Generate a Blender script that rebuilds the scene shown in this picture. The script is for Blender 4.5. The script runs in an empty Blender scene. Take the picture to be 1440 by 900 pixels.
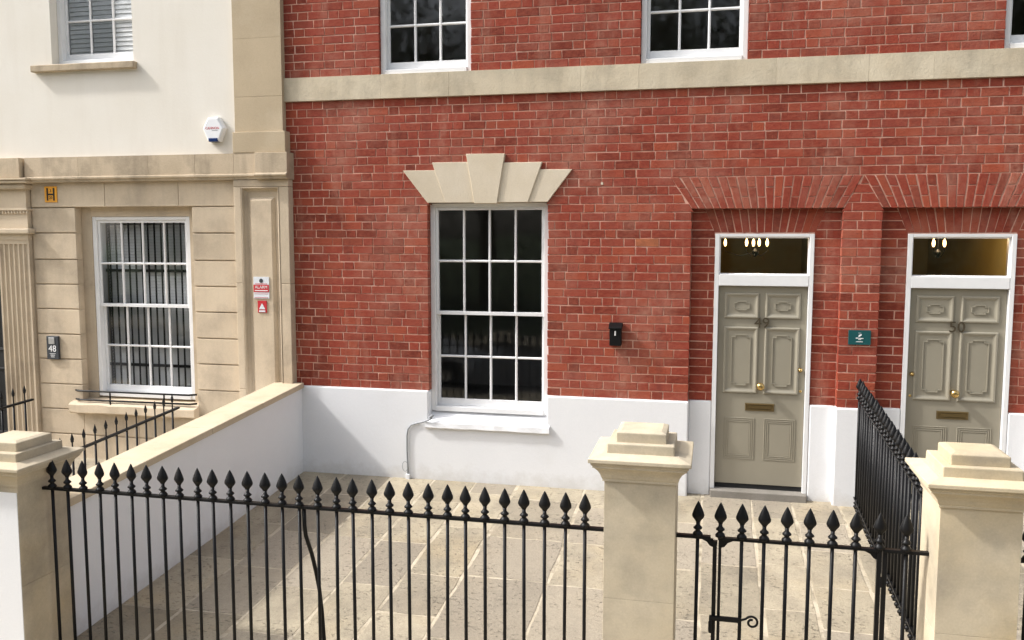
import bpy, bmesh, math, random
from mathutils import Vector, Matrix
random.seed(7)
sc = bpy.context.scene
C = sc.collection
R = math.radians
rnd = random.uniform

# ------------------------------------------------------------------ camera
CAM = Vector((0, -8.7, 2.555)); FPX = 1237.35
PIT, YAW, ROL = R(5.428), R(-12.763), R(0.07)
fw = Vector((math.sin(YAW)*math.cos(PIT), math.cos(YAW)*math.cos(PIT), -math.sin(PIT)))
rt0 = Vector((math.cos(YAW), -math.sin(YAW), 0)); up0 = rt0.cross(fw)
rt = rt0*math.cos(ROL)+up0*math.sin(ROL); up = up0*math.cos(ROL)-rt0*math.sin(ROL)
cam = bpy.data.cameras.new('camera'); co = bpy.data.objects.new('camera', cam); C.objects.link(co)
co.matrix_world = Matrix(((rt.x, up.x, -fw.x, CAM.x), (rt.y, up.y, -fw.y, CAM.y), (rt.z, up.z, -fw.z, CAM.z), (0, 0, 0, 1)))
cam.sensor_width = 36; cam.lens = FPX*36/1440; cam.clip_end = 3000; cam.clip_start = .05
sc.camera = co
def px(p):
    v = Vector(p)-CAM; w = v.dot(fw)
    return 720+FPX*v.dot(rt)/w, 450-FPX*v.dot(up)/w

# ------------------------------------------------------------------ sky, sun, exposure
sund = Vector((-1, -.26, .98)).normalized()
w = bpy.data.worlds.new("World"); sc.world = w; w.use_nodes = True; nt = w.node_tree
sky = nt.nodes.new('ShaderNodeTexSky'); sky.sky_type = 'NISHITA'; sky.sun_disc = False
sky.sun_elevation = math.asin(sund.z); sky.sun_rotation = math.atan2(sund.x, sund.y)
sky.dust_density = 4; sky.air_density = 1.0; sky.ozone_density = 1
hs = nt.nodes.new('ShaderNodeHueSaturation'); hs.inputs['Saturation'].default_value = .35
nt.links.new(sky.outputs[0], hs.inputs['Color']); nt.links.new(hs.outputs[0], nt.nodes['Background'].inputs[0])
nt.nodes['Background'].inputs[1].default_value = .15
sl = bpy.data.lights.new('sun', 'SUN'); sl.energy = 2.0; sl.angle = R(3.6); sl.color = (1, .975, .94)
so = bpy.data.objects.new('sun', sl); C.objects.link(so); so.rotation_euler = sund.to_track_quat('Z', 'Y').to_euler()
so.location = (-8, -4, 9)
vs = sc.view_settings; vs.view_transform = 'Standard'; vs.look = 'None'; vs.gamma = 1; vs.use_curve_mapping = False
vs.exposure = 1.0

# ------------------------------------------------------------------ materials
def N(nt, t, **kw):
    n = nt.nodes.new(t)
    for k, v in kw.items():
        if k.startswith('p_'): setattr(n, k[2:], v)
        else:
            key = int(k[1:]) if k[0] == 'i' and k[1:].isdigit() else k.replace('_', ' ')
            if hasattr(v, 'is_output'): nt.links.new(v, n.inputs[key])
            else: n.inputs[key].default_value = v
    return n
def rgba(c): return (c[0], c[1], c[2], 1)
def mixc(nt, fac, a, b, mode='MIX'):
    n = nt.nodes.new('ShaderNodeMix'); n.data_type = 'RGBA'; n.blend_type = mode
    for i, v in ((0, fac), (6, a), (7, b)):
        if hasattr(v, 'is_output'): nt.links.new(v, n.inputs[i])
        else: n.inputs[i].default_value = v if i == 0 else rgba(v)
    return n.outputs[2]
def math_(nt, op, a, b=0.0):
    n = nt.nodes.new('ShaderNodeMath'); n.operation = op
    for i, v in ((0, a), (1, b)):
        if hasattr(v, 'is_output'): nt.links.new(v, n.inputs[i])
        else: n.inputs[i].default_value = v
    return n.outputs[0]
def ramp(nt, fac, lo, hi):
    n = nt.nodes.new('ShaderNodeMapRange'); nt.links.new(fac, n.inputs[0])
    n.inputs[1].default_value = lo; n.inputs[2].default_value = hi
    return n.outputs[0]
def noise(nt, vec, scale, detail=4, rough=.55, stretch=None):
    if stretch:
        m = nt.nodes.new('ShaderNodeMapping'); m.inputs['Scale'].default_value = stretch
        nt.links.new(vec, m.inputs['Vector']); vec = m.outputs[0]
    n = nt.nodes.new('ShaderNodeTexNoise'); nt.links.new(vec, n.inputs['Vector'])
    n.inputs['Scale'].default_value = scale; n.inputs['Detail'].default_value = detail; n.inputs['Roughness'].default_value = rough
    return n.outputs[0]
def newmat(name):
    m = bpy.data.materials.new(name); m.use_nodes = True
    nt = m.node_tree; b = nt.nodes['Principled BSDF']
    return m, nt, b
def pos(nt): return nt.nodes.new('ShaderNodeNewGeometry')
def plain(name, col, rough=.5, metal=0, bump=0, bscale=60, var=0, vscale=3, spec=.5):
    m, nt, b = newmat(name); b.inputs['Roughness'].default_value = rough; b.inputs['Metallic'].default_value = metal
    b.inputs['Base Color'].default_value = rgba(col); b.inputs['Specular IOR Level'].default_value = spec
    g = pos(nt)
    if var:
        n = noise(nt, g.outputs['Position'], vscale, 5)
        c = mixc(nt, ramp(nt, n, .35, .7), col, [x*(1-var) for x in col]); nt.links.new(c, b.inputs['Base Color'])
    if bump:
        n = noise(nt, g.outputs['Position'], bscale, 4)
        bp = nt.nodes.new('ShaderNodeBump'); bp.inputs['Strength'].default_value = bump; bp.inputs['Distance'].default_value = .01
        nt.links.new(n, bp.inputs['Height']); nt.links.new(bp.outputs[0], b.inputs['Normal'])
    return m
def stone(name, c1, c2, stain=None, stain_lo=.52, stain_hi=.75, stain_amt=.6, scale=2.2, rough=.85, bump=.25, bscale=45, orand=.15, streak=.0, pits=0, speck=.12, warm=None, tint=None, splash=0):
    m, nt, b = newmat(name); b.inputs['Roughness'].default_value = rough; b.inputs['Specular IOR Level'].default_value = .25
    g = pos(nt); P = g.outputs['Position']
    oi = nt.nodes.new('ShaderNodeObjectInfo')
    col = mixc(nt, ramp(nt, noise(nt, P, scale, 5), .35, .68), c1, c2)
    if warm:
        wv = math_(nt, 'MULTIPLY', ramp(nt, noise(nt, P, scale*.55, 3), .5, .7), .7)
        col = mixc(nt, wv, col, warm)
    if stain:
        s = noise(nt, P, scale*.8+.37, 6, .65)
        col = mixc(nt, math_(nt, 'MULTIPLY', ramp(nt, s, stain_lo, stain_hi), stain_amt), col, stain)
        if streak:
            s = noise(nt, P, 1, 4, .6, (7, 7, .8))
            col = mixc(nt, math_(nt, 'MULTIPLY', ramp(nt, s, .5, .72), streak), col, stain)
    if tint:
        col = mixc(nt, math_(nt, 'MULTIPLY', ramp(nt, math_(nt, 'FRACT', math_(nt, 'MULTIPLY', oi.outputs['Random'], 7.3)), .45, .9), .75), col, tint)
    if splash:   # dirt splashed up from the paving
        sx = nt.nodes.new('ShaderNodeSeparateXYZ'); nt.links.new(P, sx.inputs[0])
        hg = math_(nt, 'SUBTRACT', sx.outputs[2], math_(nt, 'MULTIPLY', sx.outputs[1], .0694))
        k = math_(nt, 'SUBTRACT', math_(nt, 'MULTIPLY', noise(nt, P, 7, 6, .7), .42), hg)
        col = mixc(nt, math_(nt, 'MULTIPLY', ramp(nt, k, .05, .22), splash), col, (.40, .36, .30))
    # each block a little lighter or darker
    v = math_(nt, 'ADD', math_(nt, 'MULTIPLY', oi.outputs['Random'], 2*orand), 1-orand)
    col = mixc(nt, 1.0, col, (1, 1, 1), 'MULTIPLY'); mn = col.node; nt.links.new(v, mn.inputs[7])
    f = noise(nt, P, 90, 3, .6)
    fv = math_(nt, 'ADD', math_(nt, 'MULTIPLY', f, 2*speck), 1-speck)
    col2 = mixc(nt, 1.0, col, (1, 1, 1), 'MULTIPLY'); nt.links.new(fv, col2.node.inputs[7]); col = col2
    h = noise(nt, P, bscale, 6, .6)
    if pits:
        pn = noise(nt, P, 26, 2, .5, (1, 1.7, 1))
        pk = ramp(nt, pn, .58, .70)
        pk = math_(nt, 'MULTIPLY', pk, ramp(nt, noise(nt, P, 3, 2), .38, .55))
        col = mixc(nt, math_(nt, 'MULTIPLY', pk, pits), col, [x*.35 for x in c2])
        h = math_(nt, 'SUBTRACT', h, pk)
    nt.links.new(col, b.inputs['Base Color'])
    bp = nt.nodes.new('ShaderNodeBump'); bp.inputs['Strength'].default_value = bump; bp.inputs['Distance'].default_value = .012
    nt.links.new(h, bp.inputs['Height']); nt.links.new(bp.outputs[0], b.inputs['Normal'])
    return m
def bloom(nt, P):
    b1 = math_(nt, 'MULTIPLY', ramp(nt, noise(nt, P, 1.15, 5, .6), .47, .70), ramp(nt, noise(nt, P, 8, 6, .75), .34, .62))
    b2 = math_(nt, 'MULTIPLY', ramp(nt, noise(nt, P, 1.0, 5, .65, (3.2, 1, .55)), .55, .72), ramp(nt, noise(nt, P, 14, 5, .7), .3, .6))
    return math_(nt, 'MULTIPLY', math_(nt, 'MAXIMUM', b1, b2), .8)
def brick_mat():
    m, nt, b = newmat('brick'); b.inputs['Roughness'].default_value = .85; b.inputs['Specular IOR Level'].default_value = .25
    g = pos(nt); P = g.outputs['Position']; oi = nt.nodes.new('ShaderNodeObjectInfo')
    r = math_(nt, 'FRACT', math_(nt, 'ADD', g.outputs['Random Per Island'], math_(nt, 'MULTIPLY', oi.outputs['Random'], 3.7)))
    cr = nt.nodes.new('ShaderNodeValToRGB'); nt.links.new(r, cr.inputs[0])
    e = cr.color_ramp.elements
    cols = [(0, (.15, .026, .014)), (.18, (.23, .038, .021)), (.45, (.275, .045, .025)), (.7, (.245, .047, .030)), (.88, (.33, .066, .031)), (1, (.19, .046, .030))]
    e[0].position = 0; e[0].color = rgba(cols[0][1]); e[1].position = 1; e[1].color = rgba(cols[-1][1])
    for p_, c_ in cols[1:-1]:
        k = e.new(p_); k.color = rgba(c_)
    col = cr.outputs[0]
    # mottling inside a brick, lime bloom in patches, soot
    col = mixc(nt, math_(nt, 'MULTIPLY', ramp(nt, noise(nt, P, 16, 6, .7, (1, 1, 1.8)), .42, .7), .62), col, (.35, .092, .052))
    col = mixc(nt, math_(nt, 'MULTIPLY', ramp(nt, noise(nt, P, 34, 4, .7, (1, 1, 2.2)), .52, .72), .6), col, (.15, .026, .018))
    col = mixc(nt, bloom(nt, P), col, (.42, .21, .15))
    st = math_(nt, 'MULTIPLY', ramp(nt, noise(nt, P, 2.7, 6, .7), .58, .74), ramp(nt, noise(nt, P, 30, 3), .35, .6))
    col = mixc(nt, math_(nt, 'MULTIPLY', st, .6), col, (.09, .03, .025))
    wet = math_(nt, 'MULTIPLY', ramp(nt, noise(nt, P, 1.0, 5, .65, (5.5, 1, .45)), .56, .74), ramp(nt, noise(nt, P, 10, 4, .7), .3, .6))
    col = mixc(nt, math_(nt, 'MULTIPLY', wet, .5), col, (.12, .035, .027))
    nt.links.new(col, b.inputs['Base Color'])
    h = noise(nt, P, 55, 5, .65)
    bp = nt.nodes.new('ShaderNodeBump'); bp.inputs['Strength'].default_value = .45; bp.inputs['Distance'].default_value = .012
    nt.links.new(h, bp.inputs['Height']); nt.links.new(bp.outputs[0], b.inputs['Normal'])
    return m
def glass_mat():
    m = bpy.data.materials.new('window_glass'); m.use_nodes = True; nt = m.node_tree; nt.nodes.clear()
    o = nt.nodes.new('ShaderNodeOutputMaterial'); tr = nt.nodes.new('ShaderNodeBsdfTransparent'); tr.inputs[0].default_value = (.97, .975, .97, 1)
    gl = nt.nodes.new('ShaderNodeBsdfGlossy'); gl.inputs['Roughness'].default_value = .035
    fr = nt.nodes.new('ShaderNodeFresnel'); fr.inputs['IOR'].default_value = 1.5
    f2 = math_(nt, 'MULTIPLY', fr.outputs[0], 1.35)
    mx = nt.nodes.new('ShaderNodeMixShader'); nt.links.new(f2, mx.inputs[0]); nt.links.new(tr.outputs[0], mx.inputs[1]); nt.links.new(gl.outputs[0], mx.inputs[2])
    nt.links.new(mx.outputs[0], o.inputs[0])
    g = pos(nt); n = noise(nt, g.outputs['Position'], 5, 2)
    bp = nt.nodes.new('ShaderNodeBump'); bp.inputs['Strength'].default_value = .012; bp.inputs['Distance'].default_value = .02
    nt.links.new(n, bp.inputs['Height']); nt.links.new(bp.outputs[0], gl.inputs['Normal'])
    return m
def emit(name, col, s):
    m, nt, b = newmat(name); b.inputs['Base Color'].default_value = rgba(col)
    b.inputs['Emission Color'].default_value = rgba(col); b.inputs['Emission Strength'].default_value = s
    return m

M = {}
M['brick'] = brick_mat()
def mortar_mat():
    m, nt, b = newmat('mortar'); b.inputs['Roughness'].default_value = .95
    P = pos(nt).outputs['Position']
    c = mixc(nt, ramp(nt, noise(nt, P, 3.1, 5, .6), .38, .62), (.69, .43, .335), (.53, .275, .195))
    c = mixc(nt, ramp(nt, noise(nt, P, 11, 4, .6), .54, .72), c, (.30, .10, .07))
    c = mixc(nt, bloom(nt, P), c, (.46, .24, .175))
    nt.links.new(c, b.inputs['Base Color']); return m
M['mortar'] = mortar_mat()
M['orange'] = plain('orange_brick', (.42, .13, .055), .9, bump=.3, var=.45, vscale=12)
M['bath'] = stone('bath_stone_clean', (.64, .56, .44), (.59, .505, .38), (.45, .37, .26), .55, .8, .4, 3, bump=.15, orand=.06)
M['string'] = stone('string_course_stone', (.63, .55, .415), (.56, .475, .345), (.32, .275, .205), .47, .72, .65, 2.6, bump=.25, orand=.05, streak=.3)
M['ashlar'] = stone('ashlar_stone', (.58, .48, .355), (.51, .415, .30), (.27, .22, .17), .48, .74, .65, 2.0, bump=.2, orand=.1, streak=.22)
M['upper'] = stone('pilaster_stone', (.49, .395, .27), (.43, .345, .235), (.56, .48, .36), .5, .8, .5, 1.6, bump=.2, orand=.08)
M['cornice'] = stone('cornice_stone', (.53, .43, .31), (.46, .37, .26), (.20, .165, .12), .48, .72, .7, 2.6, bump=.3, orand=.1, streak=.4)
M['pillar'] = stone('pillar_stone', (.56, .485, .36), (.49, .415, .295), (.29, .255, .20), .44, .7, .72, 2.3, bump=.12, orand=.07, warm=(.52, .41, .24))
M['coping'] = stone('coping_stone', (.58, .49, .36), (.52, .43, .30), (.40, .33, .24), .5, .8, .5, 4, bump=.2, orand=.06)
M['render'] = stone('cream_render', (.77, .73, .66), (.74, .695, .615), (.52, .45, .36), .62, .85, .3, 1.3, bump=.12, orand=0, streak=.1, speck=.03)
M['white'] = stone('white_masonry_paint', (.79, .795, .805), (.765, .77, .785), (.62, .61, .58), .58, .85, .3, 1.6, rough=.6, bump=.14, bscale=25, orand=0, speck=.04, splash=.32)
M['gloss'] = plain('white_gloss_paint', (.80, .80, .80), .35, bump=.05, bscale=20, var=.06, vscale=6)
M['door'] = plain('door_paint', (.295, .268, .207), .38, bump=.03, bscale=30, var=.05, vscale=5)
M['iron'] = plain('black_iron_paint', (.006, .006, .0065), .42, bump=.12, bscale=120, spec=.22)
M['black'] = plain('dark_recess', (.01, .01, .01), .8)
M['brass'] = plain('brass', (.62, .43, .17), .22, 1)
M['agedbrass'] = plain('aged_brass', (.24, .18, .09), .38, 1)
M['bronze'] = plain('dark_bronze', (.075, .058, .035), .45, .3)
M['glass'] = glass_mat()
M['flag'] = stone('paving_stone', (.40, .345, .25), (.335, .29, .215), (.215, .187, .143), .45, .7, .75, 2.6, bump=.6, bscale=30, orand=.16, pits=.55, speck=.3, warm=(.385, .31, .20), tint=(.30, .26, .205))
M['joint'] = stone('joint_mortar', (.58, .505, .385), (.46, .39, .285), (.20, .17, .12), .5, .66, .8, 5, bump=.5, bscale=60)
M['step'] = stone('step_stone', (.24, .22, .195), (.19, .175, .15), (.2, .18, .15), .5, .7, .5, 5, bump=.4)
M['room'] = plain('dim_room', (.34, .34, .33), .9)
M['hall'] = plain('hall_wall', (.42, .33, .12), .8, var=.25, vscale=1.5)
M['blind'] = plain('blind_white', (.86, .87, .88), .5)
M['slate'] = plain('slate_grey', (.035, .04, .048), .5)
M['print'] = plain('white_print', (.8, .8, .8), .5)
M['steel'] = plain('brushed_steel', (.6, .6, .6), .35, .8)
M['yellow'] = plain('sign_yellow', (.80, .36, .02), .5, var=.2, vscale=30)
M['red'] = plain('sign_red', (.52, .02, .03), .5)
M['signw'] = plain('sign_white', (.68, .71, .75), .5)
M['green'] = plain('plaque_green', (.006, .075, .08), .35)
M['blue'] = plain('siren_blue', (.01, .03, .12), .2)
M['plastic'] = plain('white_plastic', (.80, .81, .83), .35)
M['grey'] = plain('grey_conduit', (.27, .285, .30), .45)
M['asphalt'] = stone('asphalt', (.055, .055, .056), (.045, .045, .046), (.03, .03, .03), rough=.9, bump=.5, bscale=90, orand=0)
M['grass'] = plain('grass', (.05, .085, .025), .9, bump=.5, bscale=30, var=.4, vscale=1)
M['bark'] = plain('bark', (.07, .055, .04), .9, bump=.6, bscale=20)
M['leaf'] = plain('leaf', (.045, .07, .02), .6, var=.4, vscale=2)
M['carw'] = plain('silver_paint', (.55, .57, .60), .25, .3)
M['tyre'] = plain('rubber', (.015, .015, .015), .8)
M['bulb'] = emit('lit_bulb', (1, .60, .25), 4)

# ------------------------------------------------------------------ builders
WL = {}
def attach(o, parent):
    if parent is not None:
        o.parent = parent; o.matrix_parent_inverse = Matrix.Translation(-WL[parent])
def props(o, label=None, cat=None, group=None, kind=None):
    if label: o['label'] = label
    if cat: o['category'] = cat
    if group: o['group'] = group
    if kind: o['kind'] = kind
    return o
def link(name, me, parent=None, loc=(0, 0, 0)):
    o = bpy.data.objects.new(name, me); C.objects.link(o); o.location = loc; WL[o] = Vector(loc); attach(o, parent)
    return o
def thing(name, label, cat, loc=(0, 0, 0), group=None):
    return props(link(name, None, None, loc), label, cat, group)
class MB:
    def __init__(s): s.v = []; s.f = []
    def add(s, vs, fs):
        n = len(s.v); s.v += [tuple(p) for p in vs]; s.f += [tuple(i+n for i in q) for q in fs]; return s
    def hexa(s, p):
        return s.add(p, [(0, 1, 2, 3), (4, 7, 6, 5), (0, 4, 5, 1), (1, 5, 6, 2), (2, 6, 7, 3), (3, 7, 4, 0)])
    def box(s, x0, x1, y0, y1, z0, z1):
        return s.hexa([(x0, y0, z0), (x1, y0, z0), (x1, y1, z0), (x0, y1, z0), (x0, y0, z1), (x1, y0, z1), (x1, y1, z1), (x0, y1, z1)])
    def prism(s, poly, y0, y1):          # polygon in x,z pushed along y
        n = len(poly); vs = [(x, y0, z) for x, z in poly]+[(x, y1, z) for x, z in poly]
        return s.add(vs, [tuple(range(n)), tuple(range(2*n-1, n-1, -1))]+[(i, i+n, (i+1) % n+n, (i+1) % n) for i in range(n)])
    def prismx(s, poly, x0, x1):         # polygon in y,z pushed along x
        n = len(poly); vs = [(x0, y, z) for y, z in poly]+[(x1, y, z) for y, z in poly]
        return s.add(vs, [tuple(range(n)), tuple(range(2*n-1, n-1, -1))]+[(i, i+n, (i+1) % n+n, (i+1) % n) for i in range(n)])
    def loops(s, L, cap0=True, cap1=True):
        n = len(L[0]); vs = [p for l in L for p in l]; fs = []
        for k in range(len(L)-1):
            for i in range(n): fs.append((k*n+i, k*n+(i+1) % n, (k+1)*n+(i+1) % n, (k+1)*n+i))
        if cap0: fs.append(tuple(range(n-1, -1, -1)))
        if cap1: fs.append(tuple(range((len(L)-1)*n, len(L)*n)))
        return s.add(vs, fs)
    def lathe(s, prof, cx=0, cy=0, cz=0, n=8, sy=1, axis='z'):
        L = []
        for r, z in prof:
            l = []
            for i in range(n):
                a = 2*math.pi*(i+.5)/n; u, v = r*math.cos(a), r*math.sin(a)*sy
                l.append((cx+u, cy+v, cz+z) if axis == 'z' else (cx+u, cy-z, cz+v))   # axis 'y': profile grows toward the street
            L.append(l)
        return s.loops(L)
    def tube(s, path, r, n=8):
        P = [Vector(p) for p in path]; L = []
        for i, p in enumerate(P):
            d = (P[min(i+1, len(P)-1)]-P[max(i-1, 0)]).normalized()
            a = d.cross(Vector((0, 1, 0))) if abs(d.y) < .9 else d.cross(Vector((1, 0, 0)))
            a.normalize(); b = d.cross(a); rr = r[i] if isinstance(r, (list, tuple)) else r
            L.append([p+a*rr*math.cos(2*math.pi*k/n)+b*rr*math.sin(2*math.pi*k/n) for k in range(n)])
        return s.loops(L)
    def ring(s, x0, x1, z0, z1, prof, fill=True):   # rectangle loops: (inset, y)
        L = [[(x0+i, y, z0+i), (x1-i, y, z0+i), (x1-i, y, z1-i), (x0+i, y, z1-i)] for i, y in prof]
        return s.loops(L, False, fill)
    def mesh(s, off=(0, 0, 0), smooth=False):
        me = bpy.data.meshes.new('m'); me.from_pydata([(x-off[0], y-off[1], z-off[2]) for x, y, z in s.v], [], s.f)
        bm = bmesh.new(); bm.from_mesh(me); bmesh.ops.recalc_face_normals(bm, faces=bm.faces)
        if smooth:
            for q in bm.faces: q.smooth = True
        bm.to_mesh(me); bm.free(); return me
    def build(s, name, mat, parent=None, label=None, cat=None, group=None, kind=None, smooth=False, bevel=0, seg=2):
        n = len(s.v); xs, ys, zs = zip(*s.v)
        off = ((min(xs)+max(xs))/2, (min(ys)+max(ys))/2, min(zs))
        me = s.mesh(off, smooth); me.materials.append(M[mat]); me.name = name
        o = link(name, me, parent, off); props(o, label, cat, group, kind)
        if bevel:
            b = o.modifiers.new('edge', 'BEVEL'); b.width = bevel; b.segments = seg; b.limit_method = 'ANGLE'; b.angle_limit = R(35)
        return o
def share(name, me, parent, loc): return link(name, me, parent, loc)
def text(body, size, mat, parent, x, y, z, ext=.001, align='CENTER', name='lettering'):
    cu = bpy.data.curves.new('t', 'FONT'); cu.body = body; cu.size = size; cu.extrude = ext; cu.align_x = align; cu.align_y = 'CENTER'; cu.resolution_u = 3
    ob = bpy.data.objects.new('t', cu); C.objects.link(ob)
    dg = bpy.context.evaluated_depsgraph_get(); me = bpy.data.meshes.new_from_object(ob.evaluated_get(dg))
    bpy.data.objects.remove(ob); bpy.data.curves.remove(cu)
    for v in me.vertices: v.co = (v.co.x, -v.co.z, v.co.y)
    me.materials.clear(); me.materials.append(M[mat])
    return link(name, me, parent, (x, y, z))
SL = .0694
def gz(y): return SL*y

# ================================================================== ground, paving, road
MB().add([(-900, -900, -.75), (900, -900, -.75), (900, 900, -.75), (-900, 900, -.75)], [(0, 1, 2, 3)]).build('ground', 'grass', kind='structure')
MB().box(-60, 60, -6.4, -3.9, -.7, -.30).build('pavement', 'flag', kind='structure')
MB().box(-60, 60, -14.5, -6.5, -.7, -.42).build('road', 'asphalt', kind='structure')
MB().box(-60, 60, -6.55, -6.38, -.7, -.295).build('kerb', 'step', kind='structure')
MB().box(-60, 60, -17, -14.5, -.7, -.30).build('far_pavement', 'flag', kind='structure')
def forecourt(xs, x_bed0, x_bed1, seed, cross=None):
    r_ = random.Random(seed)
    y0, y1 = -3.92, .30
    m = MB(); m.hexa([(x_bed0, y0, gz(y0)-.4), (x_bed1, y0, gz(y0)-.4), (x_bed1, y1, gz(y1)-.4), (x_bed0, y1, gz(y1)-.4),
                      (x_bed0, y0, gz(y0)-.0016), (x_bed1, y0, gz(y0)-.0016), (x_bed1, y1, gz(y1)-.0016), (x_bed0, y1, gz(y1)-.0016)])
    root = m.build('forecourt', 'joint', kind='structure')
    for k in range(len(xs)-1):
        ys = [.14]
        if cross and k in cross: ys += cross[k]
        while ys[-1] > y0+.45: ys.append(ys[-1]-r_.uniform(.62, 1.05))
        ys[-1] = y0
        for j in range(len(ys)-1):
            q_ = r_.uniform(.007, .019); a, b = xs[k]+q_, xs[k+1]-q_; c, d = ys[j+1]+.008, ys[j]-.008
            h = r_.uniform(-.0004, .0012)
            def ed(p, q, n=4):   # slightly wavy edges
                return [(p[0]+(q[0]-p[0])*i/n+r_.uniform(-.008, .008), p[1]+(q[1]-p[1])*i/n+r_.uniform(-.008, .008)) for i in range(n)]
            loop = ed((a, c), (b, c))+ed((b, c), (b, d))+ed((b, d), (a, d))+ed((a, d), (a, c))
            cx_, cy_ = (a+b)/2, (c+d)/2
            low = [(x, y, gz(y)-.05) for x, y in loop]; mid = [(x, y, gz(y)-.0008+h) for x, y in loop]
            top = [(cx_+(x-cx_)*(1-.012/(b-a)), cy_+(y-cy_)*(1-.012/(d-c)), gz(y)+.0006+h) for x, y in loop]
            MB().loops([low, mid, top], False, True).build('paving_slab', 'flag', root)
    return root
forecourt([-4.30, -3.80, -3.28, -2.80, -2.35, -1.89, -1.20, -.62, -.04, .42, .80, 1.235, 1.40], -4.31, 1.41, 3,
          {4: [-.32, -1.2, -2.17], 5: [-.4, -1.34, -2.13], 6: [-.5, -1.35], 9: [-.45, -1.46]})
forecourt([1.42, 1.95, 2.5, 3.1, 3.7, 4.4, 5.1], 1.412, 5.2, 5)
forecourt([-9.6, -8.7, -8.0, -7.3, -6.6, -6.0, -5.3, -4.62], -9.7, -4.57, 9)

# ================================================================== brick houses 49 and 50
H49 = thing('brick_house', 'red brick terraced house with door numbered 49 and ground floor sash window', 'house', (-1.5, .15, 0), 'brick houses sharing one facade')
H50 = thing('brick_house', 'red brick terraced house whose sage green door is numbered 50', 'house', (2.6, .15, 0), 'brick houses sharing one facade')
PARTY = 1.352; XL, XR = -4.46, 4.3
CH = (3.962-.945)/36; ZT = 4.203+CH*26
GW = (-2.862, -1.603, .55, 2.895)                         # ground floor window opening
UW = [(-3.37, -2.395), (-.71, .288), (2.47, 3.45)]        # upper windows
UZ0, UZ1 = 4.203, 4.203+CH*21
RC = [(-.198, 1.18), (1.524, 2.902)]; RZ = 2.82; AT = 3.962-CH*10   # door recesses and arch tops
DO = [(.029, .944), (1.765, 2.680)]; DZ = 2.583           # door frames
RD = .085
# mortar core as a height field of cells
def core(xa, xb, parent):
    xs = sorted({xa, xb} | {v for v in [GW[0]-.008, GW[1]+.008]+[q for u in UW for q in (u[0]-.008, u[1]+.008)]+[q for u in RC for q in (u[0]-.008, u[1]+.008)]+[q for u in DO for q in u] if xa < v < xb})
    zs = sorted({-.3, ZT, GW[2], GW[3]+.008, UZ0, UZ1+.008, RZ+.008, DZ})
    def dep(x, z):
        if not (xa < x < xb) or not (-.3 < z < ZT): return 'out'
        if GW[0]-.008 < x < GW[1]+.008 and GW[2] < z < GW[3]+.008: return None
        for u in UW:
            if u[0]-.008 < x < u[1]+.008 and UZ0 < z < UZ1+.008: return None
        for u, d in zip(RC, DO):
            if d[0] < x < d[1] and z < DZ: return None
            if u[0]-.008 < x < u[1]+.008 and z < RZ+.008: return RD+.0040
        return .0040
    m = MB(); B = .34
    cx = [(a+b)/2 for a, b in zip(xs, xs[1:])]; cz = [(a+b)/2 for a, b in zip(zs, zs[1:])]
    for i in range(len(cx)):
        for j in range(len(cz)):
            d = dep(cx[i], cz[j]); x0, x1, z0, z1 = xs[i], xs[i+1], zs[j], zs[j+1]
            if d is not None: m.add([(x0, d, z0), (x1, d, z0), (x1, d, z1), (x0, d, z1)], [(0, 1, 2, 3)])
            dv = B if d is None else d
            for (px_, pz_, e) in ((cx[i+1] if i+1 < len(cx) else xb+1, cz[j], 'r'), (cx[i], cz[j+1] if j+1 < len(cz) else ZT+1, 't')):
                n = dep(px_, pz_); nv = B if n in (None, 'out') else n
                if abs(nv-dv) > 1e-4:
                    if e == 'r': m.add([(x1, dv, z0), (x1, nv, z0), (x1, nv, z1), (x1, dv, z1)], [(0, 1, 2, 3)])
                    else: m.add([(x0, dv, z1), (x1, dv, z1), (x1, nv, z1), (x0, nv, z1)], [(0, 1, 2, 3)])
    return m.build('wall', 'mortar', parent)
W49 = core(XL, PARTY, H49); W50 = core(PARTY, XR, H50)
# bricks
JT = .0092; BD = .09
STR, HDR = .2195+JT, .1035+JT
def brick_mesh(pb, z0, z1, seed, y=0.0, depth=BD, off=(0, 0, 0)):
    r_ = random.Random(seed)
    xlb, xrb, xrt, xlt = pb
    j = lambda a=.0034: r_.uniform(-a, a)
    o = [(xlb+j(), z0+j(.0026)), (xrb+j(), z0+j(.0026)), (xrt+j(), z1+j(.0026)), (xlt+j(), z1+j(.0026))]
    cx_, cz_ = sum(p[0] for p in o)/4, sum(p[1] for p in o)/4
    c = .0028; wx = max(xrb-xlb, xrt-xlt, .02); wz = z1-z0
    yy = y+r_.uniform(-.0012, .0008)
    inn = [(cx_+(x-cx_)*(1-2*c/wx), yy+j(.0007), cz_+(z-cz_)*(1-2*c/wz)) for x, z in o]
    L = [[(x, y+depth, z) for x, z in o], [(x, yy+.0028, z) for x, z in o], inn]
    return MB().loops(L)
VAR = {}
for kind, ln in (('s', STR-JT), ('h', HDR-JT)):
    VAR[kind] = []
    for k in range(7):
        me = brick_mesh((-ln/2, ln/2, ln/2, -ln/2), 0, CH-JT, 100+k+(50 if kind == 'h' else 0)).mesh(); me.materials.append(M['brick']); me.name = 'brick'
        VAR[kind].append(me)
bricks = []          # (area, house, kind or None, corners, z0, z1, y)
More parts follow.
